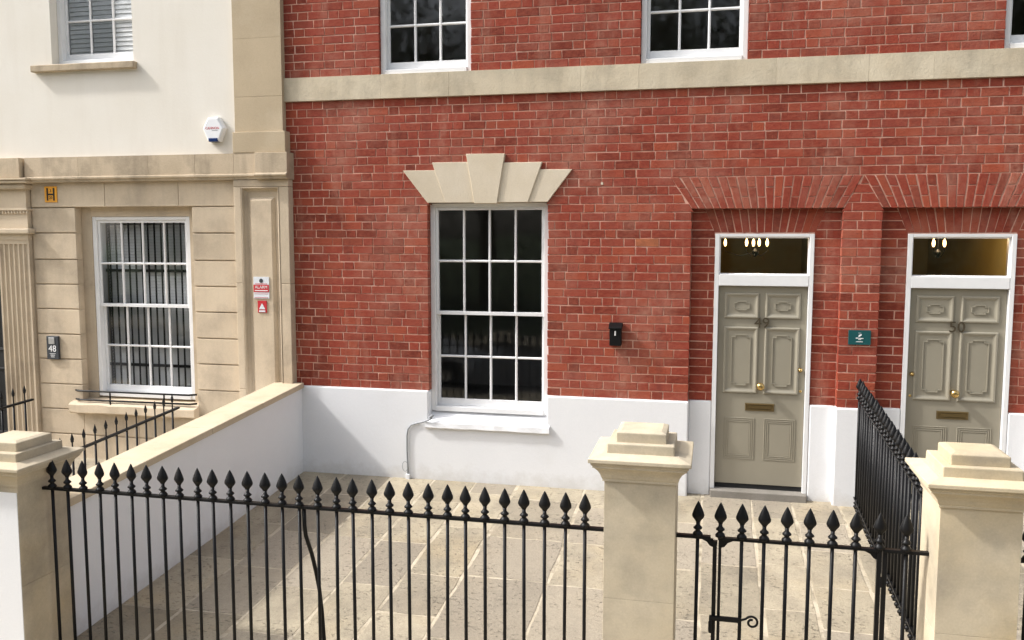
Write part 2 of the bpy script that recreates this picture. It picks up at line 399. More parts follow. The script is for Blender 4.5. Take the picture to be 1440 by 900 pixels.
def put(xlb, xrb, xrt, xlt, z0, z1, y, kind=None):
    if max(xrb-xlb, xrt-xlt) < .022: return
    cx_ = (xlb+xrb+xrt+xlt)/4; c = Vector((cx_, y, (z0+z1)/2)); d = c-CAM
    u, v = px(c); vis = -8 < u < 1448 and -8 < v < 908
    ar = (xrb-xlb+xrt-xlt)/2*(z1-z0)*(-d.normalized().y if False else d.normalized().y)/d.length_squared
    bricks.append((ar if vis else ar*1e-3, 0 if cx_ < PARTY else 1, kind, (xlb, xrb, xrt, xlt), z0, z1, y))
def edge(p, q, z): return p[0]+(q[0]-p[0])*(z-p[1])/(q[1]-p[1])
AE = []              # arch edges, (bottom, top) points
APEX = 1.352
AE.append(((RC[0][0], RZ), (-.405, AT))); AE.append(((RC[0][1], RZ), (APEX-.003, AT)))
AE.append(((RC[1][0], RZ), (APEX+.003, AT))); AE.append(((RC[1][1], RZ), (3.109, AT)))
def blocked(z0, z1):
    """intervals (x at z0, x at z1) left, right that bricks keep out of"""
    zm = (z0+z1)/2; out = []
    def rect(a, b): out.append((a, a, b, b))
    if GW[2] < zm < GW[3]: rect(GW[0], GW[1])
    if z1 > 2.9 and z0 < 3.24:
        e = lambda s, z: edge((-2.852 if s else -1.612, 2.9), (-3.10 if s else -1.385, 3.228), min(max(z, 2.88), 3.228))
        if z1 <= 3.235: out.append((e(1, z0), e(1, z1), e(0, z0), e(0, z1)))
        else: rect(-2.74, -1.70)
    elif 3.2 < z1 <= 3.38: rect(-2.40, -2.08)
    for u in UW:
        if UZ0 < zm < UZ1: rect(*u)
    for k, u in enumerate(RC):
        if zm < RZ: rect(*u)
        elif zm < AT:
            a, b = AE[2*k], AE[2*k+1]
            out.append((edge(*a, z0)-.006, edge(*a, z1)-.006, edge(*b, z0)+.006, edge(*b, z1)+.006))
    if 3.962 < zm < 4.203: rect(-9, 9)
    return sorted(out)
def lay(z0, z1, x0, x1, row, y, blocks, jog):
    z0b, z1b = z0+JT/2, z1-JT/2
    segs = []; cur = (x0, x0)
    for b in blocks:
        if b[2] <= cur[0]: continue
        if b[0] > cur[0]: segs.append((cur, (min(b[0], x1), min(b[1], x1))))
        cur = (b[2], b[3])
        if cur[0] >= x1: break
    if cur[0] < x1: segs.append((cur, (x1, x1)))
    for (lb, lt), (rb, rt_) in segs:
        lo, hi = min(lb, lt), max(rb, rt_)
        run = []
        x = XL-.4+(0 if row % 2 == 0 else (STR+HDR)/2)+jog; k = 0
        while x < hi:
            ln = (STR if k % 2 == 0 else HDR)*1.0; a, b = x+JT/2, x+ln-JT/2
            x += ln; k += 1
            if b < lo or a > hi: continue
            q = [max(a, lb), min(b, rb), min(b, rt_), max(a, lt)]
            if q[0] == a and q[1] == b and q[2] == b and q[3] == a: run.append([a, b, b, a, 's' if k % 2 == 1 else 'h'])
            elif q[1] > q[0]-.03 and q[2] > q[3]-.03:
                if q[1] < q[0]: q[0] = q[1] = (q[0]+q[1])/2
                if q[2] < q[3]: q[2] = q[3] = (q[2]+q[3])/2
                run.append(q+[None])
        mw = lambda q: (q[1]-q[0]+q[2]-q[3])/2
        if len(run) > 1 and mw(run[0]) < .05: run[1][0], run[1][3], run[1][4] = run[0][0], run[0][3], None; run.pop(0)
        if len(run) > 1 and mw(run[-1]) < .05: run[-2][1], run[-2][2], run[-2][4] = run[-1][1], run[-1][2], None; run.pop()
        for q in run: put(q[0], q[1], q[2], q[3], z0b, z1b, y, q[4])
jg = random.Random(21)
for r_i in range(36):
    z0 = .945+CH*r_i; lay(z0, z0+CH, XL, XR, r_i, 0, blocked(z0, z0+CH), jg.uniform(-.03, .03))
for r_i in range(26):
    z0 = 4.203+CH*r_i; lay(z0, z0+CH, XL, XR, r_i+1, 0, blocked(z0, z0+CH), jg.uniform(-.03, .03))
for k, (u, d) in enumerate(zip(RC, DO)):                  # back wall of each recess
    fa = ((d[0]-.012, DZ+.012), (d[0]-.10, RZ)); fb = ((d[1]+.012, DZ+.012), (d[1]+.10, RZ))
    for r_i in range(23):
        z0 = .945+CH*r_i; z1 = min(z0+CH, RZ+.004); zm = (z0+z1)/2
        if z1-z0 < .03: continue
        bl = [(d[0], d[0], d[1], d[1])] if zm < DZ+.012 else [(edge(*fa, z0), edge(*fa, z1), edge(*fb, z0), edge(*fb, z1))]
        lay(z0, z1, u[0]+.004, u[1]-.004, r_i, RD, bl, .05)
    n = 14; za, zb = DZ+.013, RZ-.002                       # low arch of bricks above the fanlight
    for i in range(n):
        f0, f1 = i/n, (i+1)/n; g = .004
        put(fa[0][0]+(fb[0][0]-fa[0][0])*f0+g, fa[0][0]+(fb[0][0]-fa[0][0])*f1-g, fa[1][0]+(fb[1][0]-fa[1][0])*f1-g, fa[1][0]+(fb[1][0]-fa[1][0])*f0+g, za, zb, RD)
for k in range(2):                                        # gauged flat arches over the recesses
    a, b = AE[2*k], AE[2*k+1]; n = 20
    for i in range(n):
        for (t0, t1) in (((0, .36), (.36, 1)) if i % 2 else ((0, .66), (.66, 1))):
            zA, zB = RZ+(AT-RZ)*t0+(.002 if t0 == 0 else .004), RZ+(AT-RZ)*t1-.004
            def xx(fr, z): return edge(*a, z)+(edge(*b, z)-edge(*a, z))*fr
            g = .0066
            put(xx(i/n, zA)+g, xx((i+1)/n, zA)-g, xx((i+1)/n, zB)-g, xx(i/n, zB)+g, zA, zB, -.002)
for h, Wp in ((0, W49), (1, W50)):
    bs = sorted([b for b in bricks if b[1] == h], key=lambda b: -b[0])
    rest = MB()
    for i, (ar, _, kd, q, z0, z1, y) in enumerate(bs):
        if i < 300:
            hot = abs((q[0]+q[1])/2+.64) < .12 and 2.30 < z0 < 2.46 and y == 0
            if kd and not hot: share('brick', random.choice(VAR[kd]), Wp, ((q[0]+q[1])/2, y+rnd(-.0012, .0008), z0))
            else: brick_mesh(q, z0, z1, i, y).build('brick', 'orange' if hot else 'brick', Wp)
        else:
            b = brick_mesh(q, z0, z1, i*7+h, y+rnd(-.0012, .0008)); rest.add(b.v, b.f)
    if rest.v: rest.build('brickwork', 'brick', Wp, kind='stuff')
MB().box(-1.078, -1.056, -.004, .01, 3.06, 3.085).build('plaster_plug', 'bath', H49)
# string course stones
xs = [-4.45, -3.35, -2.62, -1.28, -.72, .55, PARTY]
for a, b in zip(xs, xs[1:]): MB().box(a+.0004, b-.0004, -.030+rnd(-.0006, .0006), .16, 3.962, 4.203).build('string_course_stone', 'string', H49, bevel=.0015)
xs = [PARTY, 1.9, 3.05, XR]
for a, b in zip(xs, xs[1:]): MB().box(a+.0004, b-.0004, -.030+rnd(-.0006, .0006), .16, 3.962, 4.203).build('string_course_stone', 'string', H50, bevel=.0015)
# voussoirs over the window
def vous(poly, y): MB().prism(poly, y, .14).build('voussoir', 'bath', H49, bevel=.004)
vous([(-2.858, 2.897), (-2.63, 2.897), (-2.77, 3.226), (-3.123, 3.228)], -.020)
vous([(-1.606, 2.897), (-1.361, 3.215), (-1.69, 3.219), (-1.83, 2.897)], -.020)
vous([(-2.660, 2.896), (-2.352, 2.895), (-2.405, 3.303), (-2.803, 3.303)], -.032)
vous([(-1.804, 2.896), (-1.660, 3.290), (-2.068, 3.290), (-2.118, 2.895)], -.032)
vous([(-2.352, 2.886), (-2.118, 2.886), (-2.038, 3.378), (-2.439, 3.382)], -.048)
# plinths
PT = .945
MB().prism([(-4.44, -.3), (-.190, -.3), (-.190, PT), (GW[1], PT), (GW[1], .56), (GW[0], .56), (GW[0], PT), (-4.44, PT)], -.028, .20).build('plinth', 'white', H49, bevel=.014)
MB().box(-.19, .027, .060, .22, -.3, PT).build('plinth', 'white', H49, bevel=.012)
MB().box(.948, 1.173, .060, .22, -.3, PT).build('plinth', 'white', H49, bevel=.012)
MB().box(1.170, 1.534, -.028, .25, -.3, PT).build('plinth', 'white', H49, bevel=.014)
MB().box(1.531, 1.763, .060, .22, -.3, PT).build('plinth', 'white', H50, bevel=.012)
MB().box(2.683, 2.897, .060, .22, -.3, PT).build('plinth', 'white', H50, bevel=.012)
MB().box(2.893, XR, -.028, .25, -.3, PT).build('plinth', 'white', H50, bevel=.014)

# ---- sash windows
def sash_window(parent, x0, x1, z0, z1, y, cols, rows, fr=.052, mut=.024, dz=None, bottom=.075, horns=True):
    """box sash: outer frame, upper sash in front of the lower one; rows = (upper rows, lower rows)"""
    zm = z0+(z1-z0)*.5 if dz is None else dz
    m = MB(); m.box(x0, x0+fr, y-.02, y+.14, z0, z1); m.box(x1-fr, x1, y-.02, y+.14, z0, z1)
    m.box(x0+fr, x1-fr, y-.018, y+.14, z1-fr*.75, z1); m.box(x0+fr, x1-fr, y-.035, y+.14, z0, z0+.05)
    win = m.build('window', 'gloss', parent, bevel=.004)
    ax, bx = x0+fr+.001, x1-fr-.001
    for si, (za, zb, ys, nr) in enumerate(((zm-.015, z1-fr*.75-.001, y, rows[0]), (z0+.051, zm+.022, y+.045, rows[1]))):
        st = .028; tr = .030; br = .036 if si == 0 else bottom
        f = MB(); f.box(ax, ax+st, ys, ys+.038, za, zb); f.box(bx-st, bx, ys, ys+.038, za, zb)
        f.box(ax+st, bx-st, ys+.001, ys+.037, zb-tr, zb); f.box(ax+st, bx-st, ys+.001, ys+.037, za, za+br)
        f.build('sash', 'gloss', win, bevel=.003)
        gx0, gx1, gz0, gz1 = ax+st, bx-st, za+br, zb-tr
        for i in range(1, cols):
            c = gx0+(gx1-gx0)*i/cols
            MB().prismx([(0, 0)]*0+[(ys+.006, 0), (ys+.012, 0)], 0, 0) if False else MB().loops([[(c-mut/2, ys+.03, q), (c-mut/2, ys+.014, q), (c-mut*.22, ys+.004, q), (c+mut*.22, ys+.004, q), (c+mut/2, ys+.014, q), (c+mut/2, ys+.03, q)] for q in (gz0, gz1)]).build('glazing_bar', 'gloss', win)
        for j in range(1, nr):
            c = gz0+(gz1-gz0)*j/nr
            MB().loops([[(q, ys+.031, c-mut/2), (q, ys+.015, c-mut/2), (q, ys+.0055, c-mut*.22), (q, ys+.0055, c+mut*.22), (q, ys+.015, c+mut/2), (q, ys+.031, c+mut/2)] for q in (gx0, gx1)]).build('glazing_bar', 'gloss', win)
        for i in range(cols):
            for j in range(nr):
                a, b = gx0+(gx1-gx0)*i/cols, gx0+(gx1-gx0)*(i+1)/cols; c, d = gz0+(gz1-gz0)*j/nr, gz0+(gz1-gz0)*(j+1)/nr
                t1, t2 = rnd(-.0012, .0012), rnd(-.0012, .0012)
                MB().add([(a, ys+.02-t1-t2, c), (b, ys+.02+t1-t2, c), (b, ys+.02+t1+t2, d), (a, ys+.02-t1+t2, d)], [(0, 1, 2, 3)]).build('pane', 'glass', win)
    return win
def room(parent, x0, x1, y0, y1, z0, z1, mat='room', open_=True):
    m = MB(); p = [(x0, y0, z0), (x1, y0, z0), (x1, y1, z0), (x0, y1, z0), (x0, y0, z1), (x1, y0, z1), (x1, y1, z1), (x0, y1, z1)]
    m.add(p, [(0, 1, 2, 3), (4, 5, 6, 7), (1, 2, 6, 5), (2, 3, 7, 6), (3, 0, 4, 7)])
    return m.build('room_interior', mat, parent)
sash_window(H49, GW[0]+.002, GW[1]-.002, .72, GW[3]-.002, .10, 4, (2, 2), dz=1.755)
room(H49, -4.3, -.5, .345, 4.2, .3, 3.6)
# sill, worn front edge
sm = MB(); n = 16; L = []
for i in range(n+1):
    x = -2.885+1.315*i/n; j = lambda: rnd(-.004, .004)
    L.append([(x, .12, .60), (x, .12, .712), (x, -.045, .628+j()), (x, -.060+j(), .618+j()), (x, -.064+j(), .566+j()), (x, -.055, .556+j()), (x, -.0285, .55), (x, -.0285, .60)])
sm.loops(L).build('window_sill', 'white', H49, smooth=False)
for u, h in ((UW[0], H49), (UW[1], H49), (UW[2], H50)):
    sash_window(h, u[0]+.002, u[1]-.002, UZ0+.002, UZ1-.002, .06, 3, (2, 2), fr=.05, bottom=.085)
room(H49, -4.3, 1.2, .345, 4, 3.9, 6.3)
room(H50, 1.5, 4.2, .345, 4, 3.9, 6.3)
# reveal stones left of the upper windows read as plain bricks; parapet closes the wall
MB().box(XL, PARTY, -.05, .36, ZT, ZT+.12).build('parapet_coping', 'string', H49, bevel=.01)
MB().box(PARTY, XR, -.05, .36, ZT, ZT+.12).build('parapet_coping', 'string', H50, bevel=.01)

# ---- doors
def notched(m, x0, x1, z0, z1, n, y, w=.009, h=.008):
    """raised bead round a rectangle with stepped corners"""
    pts = [(x0+n, z0), (x1-n, z0), (x1-n, z0+n*.6), (x1, z0+n*.6), (x1, z1-n*.6), (x1-n, z1-n*.6), (x1-n, z1), (x0+n, z1), (x0+n, z1-n*.6), (x0, z1-n*.6), (x0, z0+n*.6), (x0+n, z0+n*.6)]
    for i in range(len(pts)):
        a, b = pts[i], pts[(i+1) % len(pts)]; e = .0004*(i % 2)
        m.box(min(a[0], b[0])-w/2, max(a[0], b[0])+w/2, y-h+e, y+.002, min(a[1], b[1])-w/2, max(a[1], b[1])+w/2)
def door(house, d, num, lock_right):
    x0, x1 = d; Y = RD
    fm = MB(); fm.box(x0, x0+.042, Y-.022, Y+.12, -.05, DZ); fm.box(x1-.042, x1, Y-.022, Y+.12, -.05, DZ)
    fm.box(x0+.042, x1-.042, Y-.020, Y+.12, DZ-.030, DZ); fm.box(x0+.042, x1-.042, Y-.024, Y+.12, 2.083, 2.190)
    fr = fm.build('door_frame', 'gloss', house, bevel=.004)
    bd = MB(); bd.ring(x0+.042, x1-.042, 2.190, DZ-.030, [(0, Y+.0), (.006, Y+.014), (.012, Y+.02), (.012, Y+.05)], False); bd.build('fanlight_bead', 'gloss', fr)
    MB().add([(x0+.05, Y+.03, 2.196), (x1-.05, Y+.032, 2.196), (x1-.05, Y+.031, DZ-.036), (x0+.05, Y+.03, DZ-.036)], [(0, 1, 2, 3)]).build('fanlight_pane', 'glass', fr)
    a, b = x0+.045, x1-.045; F = Y+.022
    leaf = MB().box(a, b, F, F+.045, .122, 2.080).build('door', 'door', house, bevel=.003)
    w = b-a
    pl = [a+.058, a+.058+.325]; pr = [b-.058-.325, b-.058]
    def raised(p, z0, z1, inner):
        m = MB(); m.ring(p[0], p[1], z0, z1, [(0, F), (.001, F-.010), (.010, F-.017), (.020, F-.016), (.034, F-.007), (.046, F-.003), (.050, F-.0035), (.054, F-.003)])
        i = .075
        if inner == 'small': notched(m, p[0]+.092, p[1]-.092, z0+.082, z1-.082, .026, F-.003)
        else:
            notched(m, p[0]+i, p[1]-i, z0+i+.005, z1-i-.005, .035, F-.003)
        m.build('panel', 'door', leaf)
    def flat(p, z0, z1):
        m = MB()
        for i in (0, .018, .036): m.ring(p[0]+i, p[1]-i, z0+i, z1-i, [(0, F), (.002, F-.005), (.006, F-.005), (.008, F)], False)
        m.ring(p[0]+.05, p[1]-.05, z0+.05, z1-.05, [(0, F+.002), (.001, F-.0015)])
        m.build('panel', 'door', leaf)
    for p in (pl, pr):
        raised(p, 1.765, 2.012, 'small'); raised(p, 1.030, 1.683, 'tall'); flat([p[0]+.015, p[1]-.015], .372, .785)
    cx = (a+b)/2
    MB().lathe([(.030, 0), (.030, .004), (.014, .008), (.012, .03), (.026, .038), (.037, .052), (.038, .066), (.028, .080), (.010, .086)], cx, F, 1.108, 20, 1, 'y').build('door_knob', 'brass', leaf, smooth=True)
    lx = b-.045 if lock_right else a+.045
    MB().lathe([(.020, 0), (.022, .006), (.020, .018), (.012, .024), (.010, .03)], lx, F, 1.275, 16, 1, 'y').build('door_lock', 'brass', leaf, smooth=True)
    MB().lathe([(.012, 0), (.012, .004), (.006, .007)], lx+.008*(1 if lock_right else -1), F, 1.068, 12, 1, 'y').build('keyhole_cover', 'brass', leaf)
    lb = MB(); lb.ring(cx-.138, cx+.138, .858, .935, [(0, F), (.001, F-.006), (.006, F-.009), (.016, F-.008), (.020, F-.002)])
    lb.box(cx-.098, cx+.098, F-.008, F, .884, .912); lb.build('letter_plate', 'agedbrass', leaf)
    text(num, .145, 'bronze', leaf, cx, F-.0165, 1.722, .006, name='door_number')
    MB().box(x0+.043, x1-.043, Y+.03, Y+.09, .075, .118).build('gap_shade_strip', 'black', house)  # black strip: shade of the gap under the leaf put into colour
    s = MB(); s.box(x0+.001, x1-.001, -.012, RD+.1, -.25, .074); s.build('door_step', 'step', house, bevel=.01)
    room(house, x0-.1, x1+.35, .345, 5, -.1, 3.1, 'hall')
door(H49, DO[0], '49', True); door(H50, DO[1], '50', False)
def lamp(x, y, z, bulbs, label, energy):
    t = thing('ceiling_lamp', label, 'lamp', (x, y, z))
    MB().tube([(x, y, z-.1), (x, y, 3.08)], .008, 6).build('stem', 'iron', t)
    MB().lathe([(.01, -.16), (.03, -.13), (.035, -.10), (.012, -.07)], x, y, z, 10).build('hub', 'iron', t)
    for bx, by in bulbs:
        a = MB().tube([(x, y, z-.11), ((x+bx)/2, (y+by)/2, z-.15), (bx, by, z-.10), (bx, by, z-.045)], .004, 6).build('arm', 'iron', t)
        MB().lathe([(.007, -.045), (.013, -.03), (.0165, -.008), (.013, .014), (.006, .031), (.0015, .04)], bx, by, z, 10).build('bulb', 'bulb', a, smooth=True)
    l = bpy.data.lights.new('lamp_light', 'POINT'); l.energy = energy; l.color = (1, .72, .42); l.shadow_soft_size = .08
    link('lamp_light', l, t, (x, y-.02, z+.11))
lamp(.455, 1.25, 2.497, [(.364, 1.2), (.432, 1.12), (.50, 1.28), (.582, 1.25), (.14, 1.22)], 'dark metal hall lamp with glowing candle bulbs behind the number 49 fanlight', 9)
lamp(2.295, 1.25, 2.497, [(2.24, 1.2), (2.345, 1.2)], 'dark metal lantern with two glowing bulbs behind the number 50 fanlight', 9)

# ================================================================== stone house 48
H48 = thing('stone_house', 'cream stone terraced house numbered 48 with barred sash window', 'house', (-6.5, .1, 0))
YA = -.05                                                 # face of the banded ashlar
# core behind the stones (with the two window openings)
def slab48(x0, x1, z0, z1, y0, y1, mat, name='wall', **k): return MB().box(x0, x1, y0, y1, z0, z1).build(name, mat, H48, **k)
W48 = MB()
for (a, b, c, d) in ((-7.70, -7.017, -.35, 3.2), (-5.533, -4.5, -.35, 3.2), (-7.017, -5.533, -.35, .60), (-7.017, -5.533, 2.882, 3.2)):
    W48.box(a, b, YA+.018, .36, c, d)
W48 = W48.build('wall', 'ashlar', H48)
joints = [2.873, 2.586, 2.287, 2.004, 1.722, 1.432, 1.145, .852, .562, .27, -.03, -.33]
for za, zb in zip(joints, joints[1:]):
    for a, b in ((-7.575, -7.012), (-5.538, -5.003)):
        MB().box(a, b, YA+rnd(-.002, .002), YA+.085, zb+.007, za-.007).build('ashlar_block', 'ashlar', W48, bevel=.005)
    if za < .6:
        for a, b in ((-7.008, -6.3), (-6.296, -5.542)): MB().box(a, b, YA+rnd(-.002, .002), YA+.06, zb+.007, min(za, .53)-.007).build('ashlar_block', 'ashlar', W48, bevel=.005)
for a, b in ((-7.575, -6.62), (-6.617, -5.70), (-5.697, -5.003)): MB().box(a, b, YA-.002+rnd(-.002, .002), YA+.06, 2.880, 3.150).build('frieze_stone', 'ashlar', W48, bevel=.004)
# reveals and recessed surround of the ground floor window
MB().box(-7.03, -6.885, .055, .30, .60, 2.90).build('window_surround', 'ashlar', W48)
MB().box(-5.640, -5.52, .055, .30, .60, 2.90).build('window_surround', 'ashlar', W48)
MB().box(-6.885, -5.640, .056, .30, 2.772, 2.90).build('window_surround', 'ashlar', W48)
sash_window(H48, -6.884, -5.641, .715, 2.771, .085, 4, (2, 2), fr=.05, dz=1.765)
sm = MB(); L = []
for i in range(13):
    x = -7.13+1.60*i/12; j = lambda: rnd(-.006, .006)
    L.append([(x, .12, .60), (x, .12, .70), (x, -.12, .655+j()), (x, -.15+j(), .64+j()), (x, -.15+j(), .555+j()), (x, -.13, .54+j()), (x, YA, .54), (x, YA, .60)])
sm.loops(L).build('window_sill', 'ashlar', H48)
room(H48, -7.0, -5.4, .345, 1.6, .5, 3.0)
# panelled pilaster beside the brick house
YP = -.105
def strip(a, b, c, d, y0=YP): MB().box(a, b, y0, YA+.05, c, d).build('pilaster_stone', 'ashlar', H48, bevel=.006)
PXl, PXr, PZt = -4.915, -4.470, 3.075
zz = [-.35, .9, 2.05, 3.075]
for a, b in zip(zz, zz[1:]): strip(-5.0, PXl, a+.001, b-.001); strip(PXr, -4.362, a+.001, b-.001)
strip(-5.0, -4.362, 3.077, 3.150)
for a, b in ((-.35, .93), (.93, 2.1), (2.1, 3.075)):
    MB().box(PXl, PXr, YP+.05, YA+.04, a, b).build('pilaster_panel', 'ashlar', H48)
m = MB(); m.ring(PXl+.001, PXr-.001, -.34, PZt-.001, [(0, YP+.004), (.008, YP-.004), (.018, YP+.006), (.026, YP+.03), (.050, YP+.049)], False); m.build('panel_moulding', 'ashlar', H48)
m = MB(); m.ring(PXl+.075, PXr-.075, -.34, PZt-.11, [(0, YP+.049), (.004, YP+.042), (.030, YP+.022), (.032, YP+.02)]); m.build('raised_panel', 'ashlar', H48)
# cornice band
def cprof(y): return [(y, 3.43), (y-.004, 3.215), (y-.03, 3.205), (y-.03, 3.187), (y-.012, 3.178), (y-.006, 3.155), (y+.05, 3.150), (.1, 3.150), (.1, 3.43)]
for a, b in ((-7.60, -6.9), (-6.9, -6.02), (-6.02, -5.45), (-5.45, -4.99), (-4.99, -4.735)): MB().prismx(cprof(-.105), a+.0015, b-.0015).build('cornice_stone', 'cornice', H48)
MB().prismx(cprof(-.155), -4.715, -4.345).build('cornice_stone', 'cornice', H48, bevel=.005)
MB().box(-4.735, -4.715, -.08, .1, 3.155, 3.425).build('cornice_stone', 'cornice', H48)
slab48(-4.992, -4.383, 3.432, 3.652, -.11, .1, 'upper', 'pilaster_block', bevel=.006)
zz = [3.655, 4.02, 4.62, 5.25, 5.9, 6.5]
for a, b in zip(zz, zz[1:]): slab48(-4.980, -4.425, a+.0008, b-.0008, -.075+rnd(-.001, .001), .1, 'upper', 'pilaster_stone', bevel=.0015)
# rendered upper wall with one window
U0, U1, UA, UB = -7.232, -6.200, 4.49, 6.2
m = MB()
for (a, b, c, d) in ((-9.7, U0, 3.40, 6.5), (U1, -4.97, 3.40, 6.5), (U0, U1, 3.40, UA-.03), (U0, U1, UB, 6.5)): m.box(a, b, -.035, .3, c, d)
bm_ = m.build('rendered_wall', 'render', H48)
slab48(U0-.23, U1+.045, 4.372, 4.445, -.105, .1, 'cornice', 'window_sill', bevel=.008)
slab48(U0, U1, 4.445, 4.462, -.03, .1, 'render', 'sill_bed')
sash_window(H48, U0+.002, U1-.002, 4.463, UB-.002, .095, 3, (2, 2), fr=.05, bottom=.08)
room(H48, U0-.1, U1+.1, .305, 1.6, 4.3, 6.4)
# door case: fluted pilaster and entablature
YD = -.16
def entab(x1, y, z0, z1, name='entablature', mat='cornice', **k): MB().box(-9.7, x1, y, .1, z0, z1).build(name, mat, H48, **k)
entab(-7.63, -.150, 3.205, 3.43, bevel=.006)
entab(-7.50, -.205, 3.176, 3.202, bevel=.008); entab(-7.515, -.195, 3.142, 3.174, bevel=.012); entab(-7.56, -.165, 3.075, 3.140, bevel=.02)
entab(-7.60, -.108, 2.868, 3.073, mat='ashlar'); entab(-7.575, -.128, 2.840, 2.866, mat='ashlar', bevel=.006)
k = 0; x = -8.6
while x < -7.60:
    MB().box(x, x+.022, -.120, -.098, 2.808, 2.838).build('dentil', 'ashlar', H48); x += .040
entab(-7.597, -.100, 2.64, 2.838, mat='ashlar'); entab(-7.545, -.150, 2.575, 2.638, mat='ashlar', bevel=.015); entab(-7.60, -.104, 2.51, 2.573, mat='ashlar')
fl = MB(); fx0, fx1 = -8.015, -7.602; nfl = 6; prof = []
pitch = (fx1-fx0-.03)/nfl
for i in range(nfl):
    c = fx0+.015+pitch*(i+.5); r_ = pitch*.38
    for t in range(9):
        a = math.pi*t/8; prof.append((c-r_*math.cos(a), -.094+r_*.75*math.sin(a)))
prof = [(fx0, -.094)]+prof+[(fx1, -.094), (fx1, .05), (fx0, .05)]
fl.loops([[(x, y, z) for x, y in prof] for z in (-.35, 2.46)]).build('fluted_pilaster', 'ashlar', H48)
slab48(fx0, fx1, 2.46, 2.51, -.094, .05, 'ashlar', 'pilaster_neck')
dm = MB(); dm.box(-9.0, -8.02, .05, .10, -.1, 2.51); D48 = dm.build('door', 'black', H48)
for a, b, c, d in ((-8.9, -8.56, .2, 1.0), (-8.46, -8.12, .2, 1.0), (-8.9, -8.56, 1.2, 2.3), (-8.46, -8.12, 1.2, 2.3)):
    MB().ring(a, b, c, d, [(0, .05), (.01, .04), (.03, .045), (.04, .05)]).build('panel', 'black', D48)
slab48(-9.7, -9.0, -.35, 2.51, -.1, .3, 'ashlar', 'door_jamb')

# ---- things at the windows of 48
t = thing('venetian_blind', 'closed white venetian blind behind the barred ground floor window', 'blind', (-6.26, .31, .75))
MB().box(-6.82, -5.70, .25, .28, 2.70, 2.76).build('head_rail', 'blind', t)
sl_ = MB().add([(-.56, -.007, -.015), (.56, -.007, -.015), (.56, .007, .0165), (-.56, .007, .0165), (-.56, -.006, -.0157), (.56, -.006, -.0157), (.56, .008, .0158), (-.56, .008, .0158)], [(0, 1, 2, 3), (7, 6, 5, 4), (0, 4, 5, 1), (2, 6, 7, 3)]).mesh(); sl_.materials.append(M['blind'])
z = .76
while z < 2.69: share('slat', sl_, t, (-6.26, .245, z)); z += .034
t = thing('venetian_blind', 'half tilted white venetian blind in the rendered upper window', 'blind', (-6.716, .27, 4.55))
s2 = MB().add([(-.455, -.008, -.0255), (.455, -.008, -.0255), (.455, .008, .0245), (-.455, .008, .0245), (-.455, -.007, -.0262), (.455, -.007, -.0262), (.455, .009, .0238), (-.455, .009, .0238)], [(0, 1, 2, 3), (7, 6, 5, 4), (0, 4, 5, 1), (2, 6, 7, 3)]).mesh(); s2.materials.append(M['blind'])
z = 4.60
while z < 6.1: share('slat', s2, t, (-6.716, .180, z)); z += .050
MB().box(-7.17, -6.26, .20, .23, 4.545, 4.570).build('bottom_rail', 'blind', t)
t = thing('security_bars', 'black steel bars fixed behind the sash panes of number 48', 'window bars', (-6.26, .24, .75))
bmv = MB().box(-.0085, .0085, -.005, .005, 0, 2.0).mesh(); bmv.materials.append(M['iron'])
for i in range(13): share('bar', bmv, t, (-6.80+1.085*(i+.5)/13, .184, .752))
for z in (1.07, 2.16): MB().box(-6.83, -5.69,   .1925, .2, z-.016, z+.016).build('cross_bar', 'iron', t)
t = thing('window_guard', 'low black guard rail across the stone sill of number 48', 'guard rail', (-6.3, -.10, .66))
for z in (.792, .690):
    MB().tube([(-7.05, -.03, z), (-7.085, -.075, z+.002), (-7.04, -.10, z), (-6.98, -.10, z), (-5.62, -.10, z+.006), (-5.55, -.05, z+.006)], .011, 8).build('rail', 'iron', t, smooth=True)
for x in (-6.62, -5.93): MB().tube([(x, -.10, .798), (x, -.10, .655), (x+.02, -.125, .648)], .010, 6).build('upright', 'iron', t)
# signs
t = thing('hydrant_sign', 'small yellow plate with a black H on the stone frieze', 'sign', (-7.31, YA, 2.93))
pl = MB().box(-7.392, -7.228, YA-.010, YA-.003, 2.932, 3.112).build('plate', 'yellow', t, bevel=.006)
lt = MB(); lt.box(-7.362, -7.342, YA-.0125, YA-.009, 2.952, 3.092); lt.box(-7.278, -7.258, YA-.0125, YA-.009, 2.952, 3.092); lt.box(-7.342, -7.278, YA-.0120, YA-.009, 3.012, 3.030); lt.build('lettering', 'black', pl)
text('3', .045, 'black', pl, -7.31, YA-.0105, 3.062); text('20', .045, 'black', pl, -7.31, YA-.0105, 2.982)
t = thing('number_plaque', 'dark slate plaque reading 48 with steel intercom square', 'plaque', (-7.366, YA, 1.14))
pl = MB().box(-7.445, -7.288, YA-.030, YA+.002, 1.140, 1.408).build('plate', 'slate', t, bevel=.005)
MB().box(-7.412, -7.335, YA-.036, YA-.029, 1.318, 1.392).build('intercom', 'steel', pl, bevel=.003)
text('48', .105, 'print', pl, -7.366, YA-.0315, 1.262)
m = MB(); m.box(-7.405, -7.327, YA-.032, YA-.029, 1.205, 1.209); m.box(-7.395, -7.337, YA-.032, YA-.029, 1.186, 1.193); m.box(-7.39, -7.342, YA-.032, YA-.029, 1.166, 1.172); m.build('small_print', 'print', pl)
t = thing('alarm_box', 'white hexagonal burglar alarm box with blue base on cream render', 'alarm', (-5.22, -.035, 3.55))
hx = lambda s, c=(-5.222, 3.69): [(c[0]-.060*s, c[1]+.128*s), (c[0]+.060*s, c[1]+.128*s), (c[0]+.128*s, c[1]+.010*s), (c[0]+.068*s, c[1]-.128*s), (c[0]-.068*s, c[1]-.128*s), (c[0]-.128*s, c[1]+.010*s)]
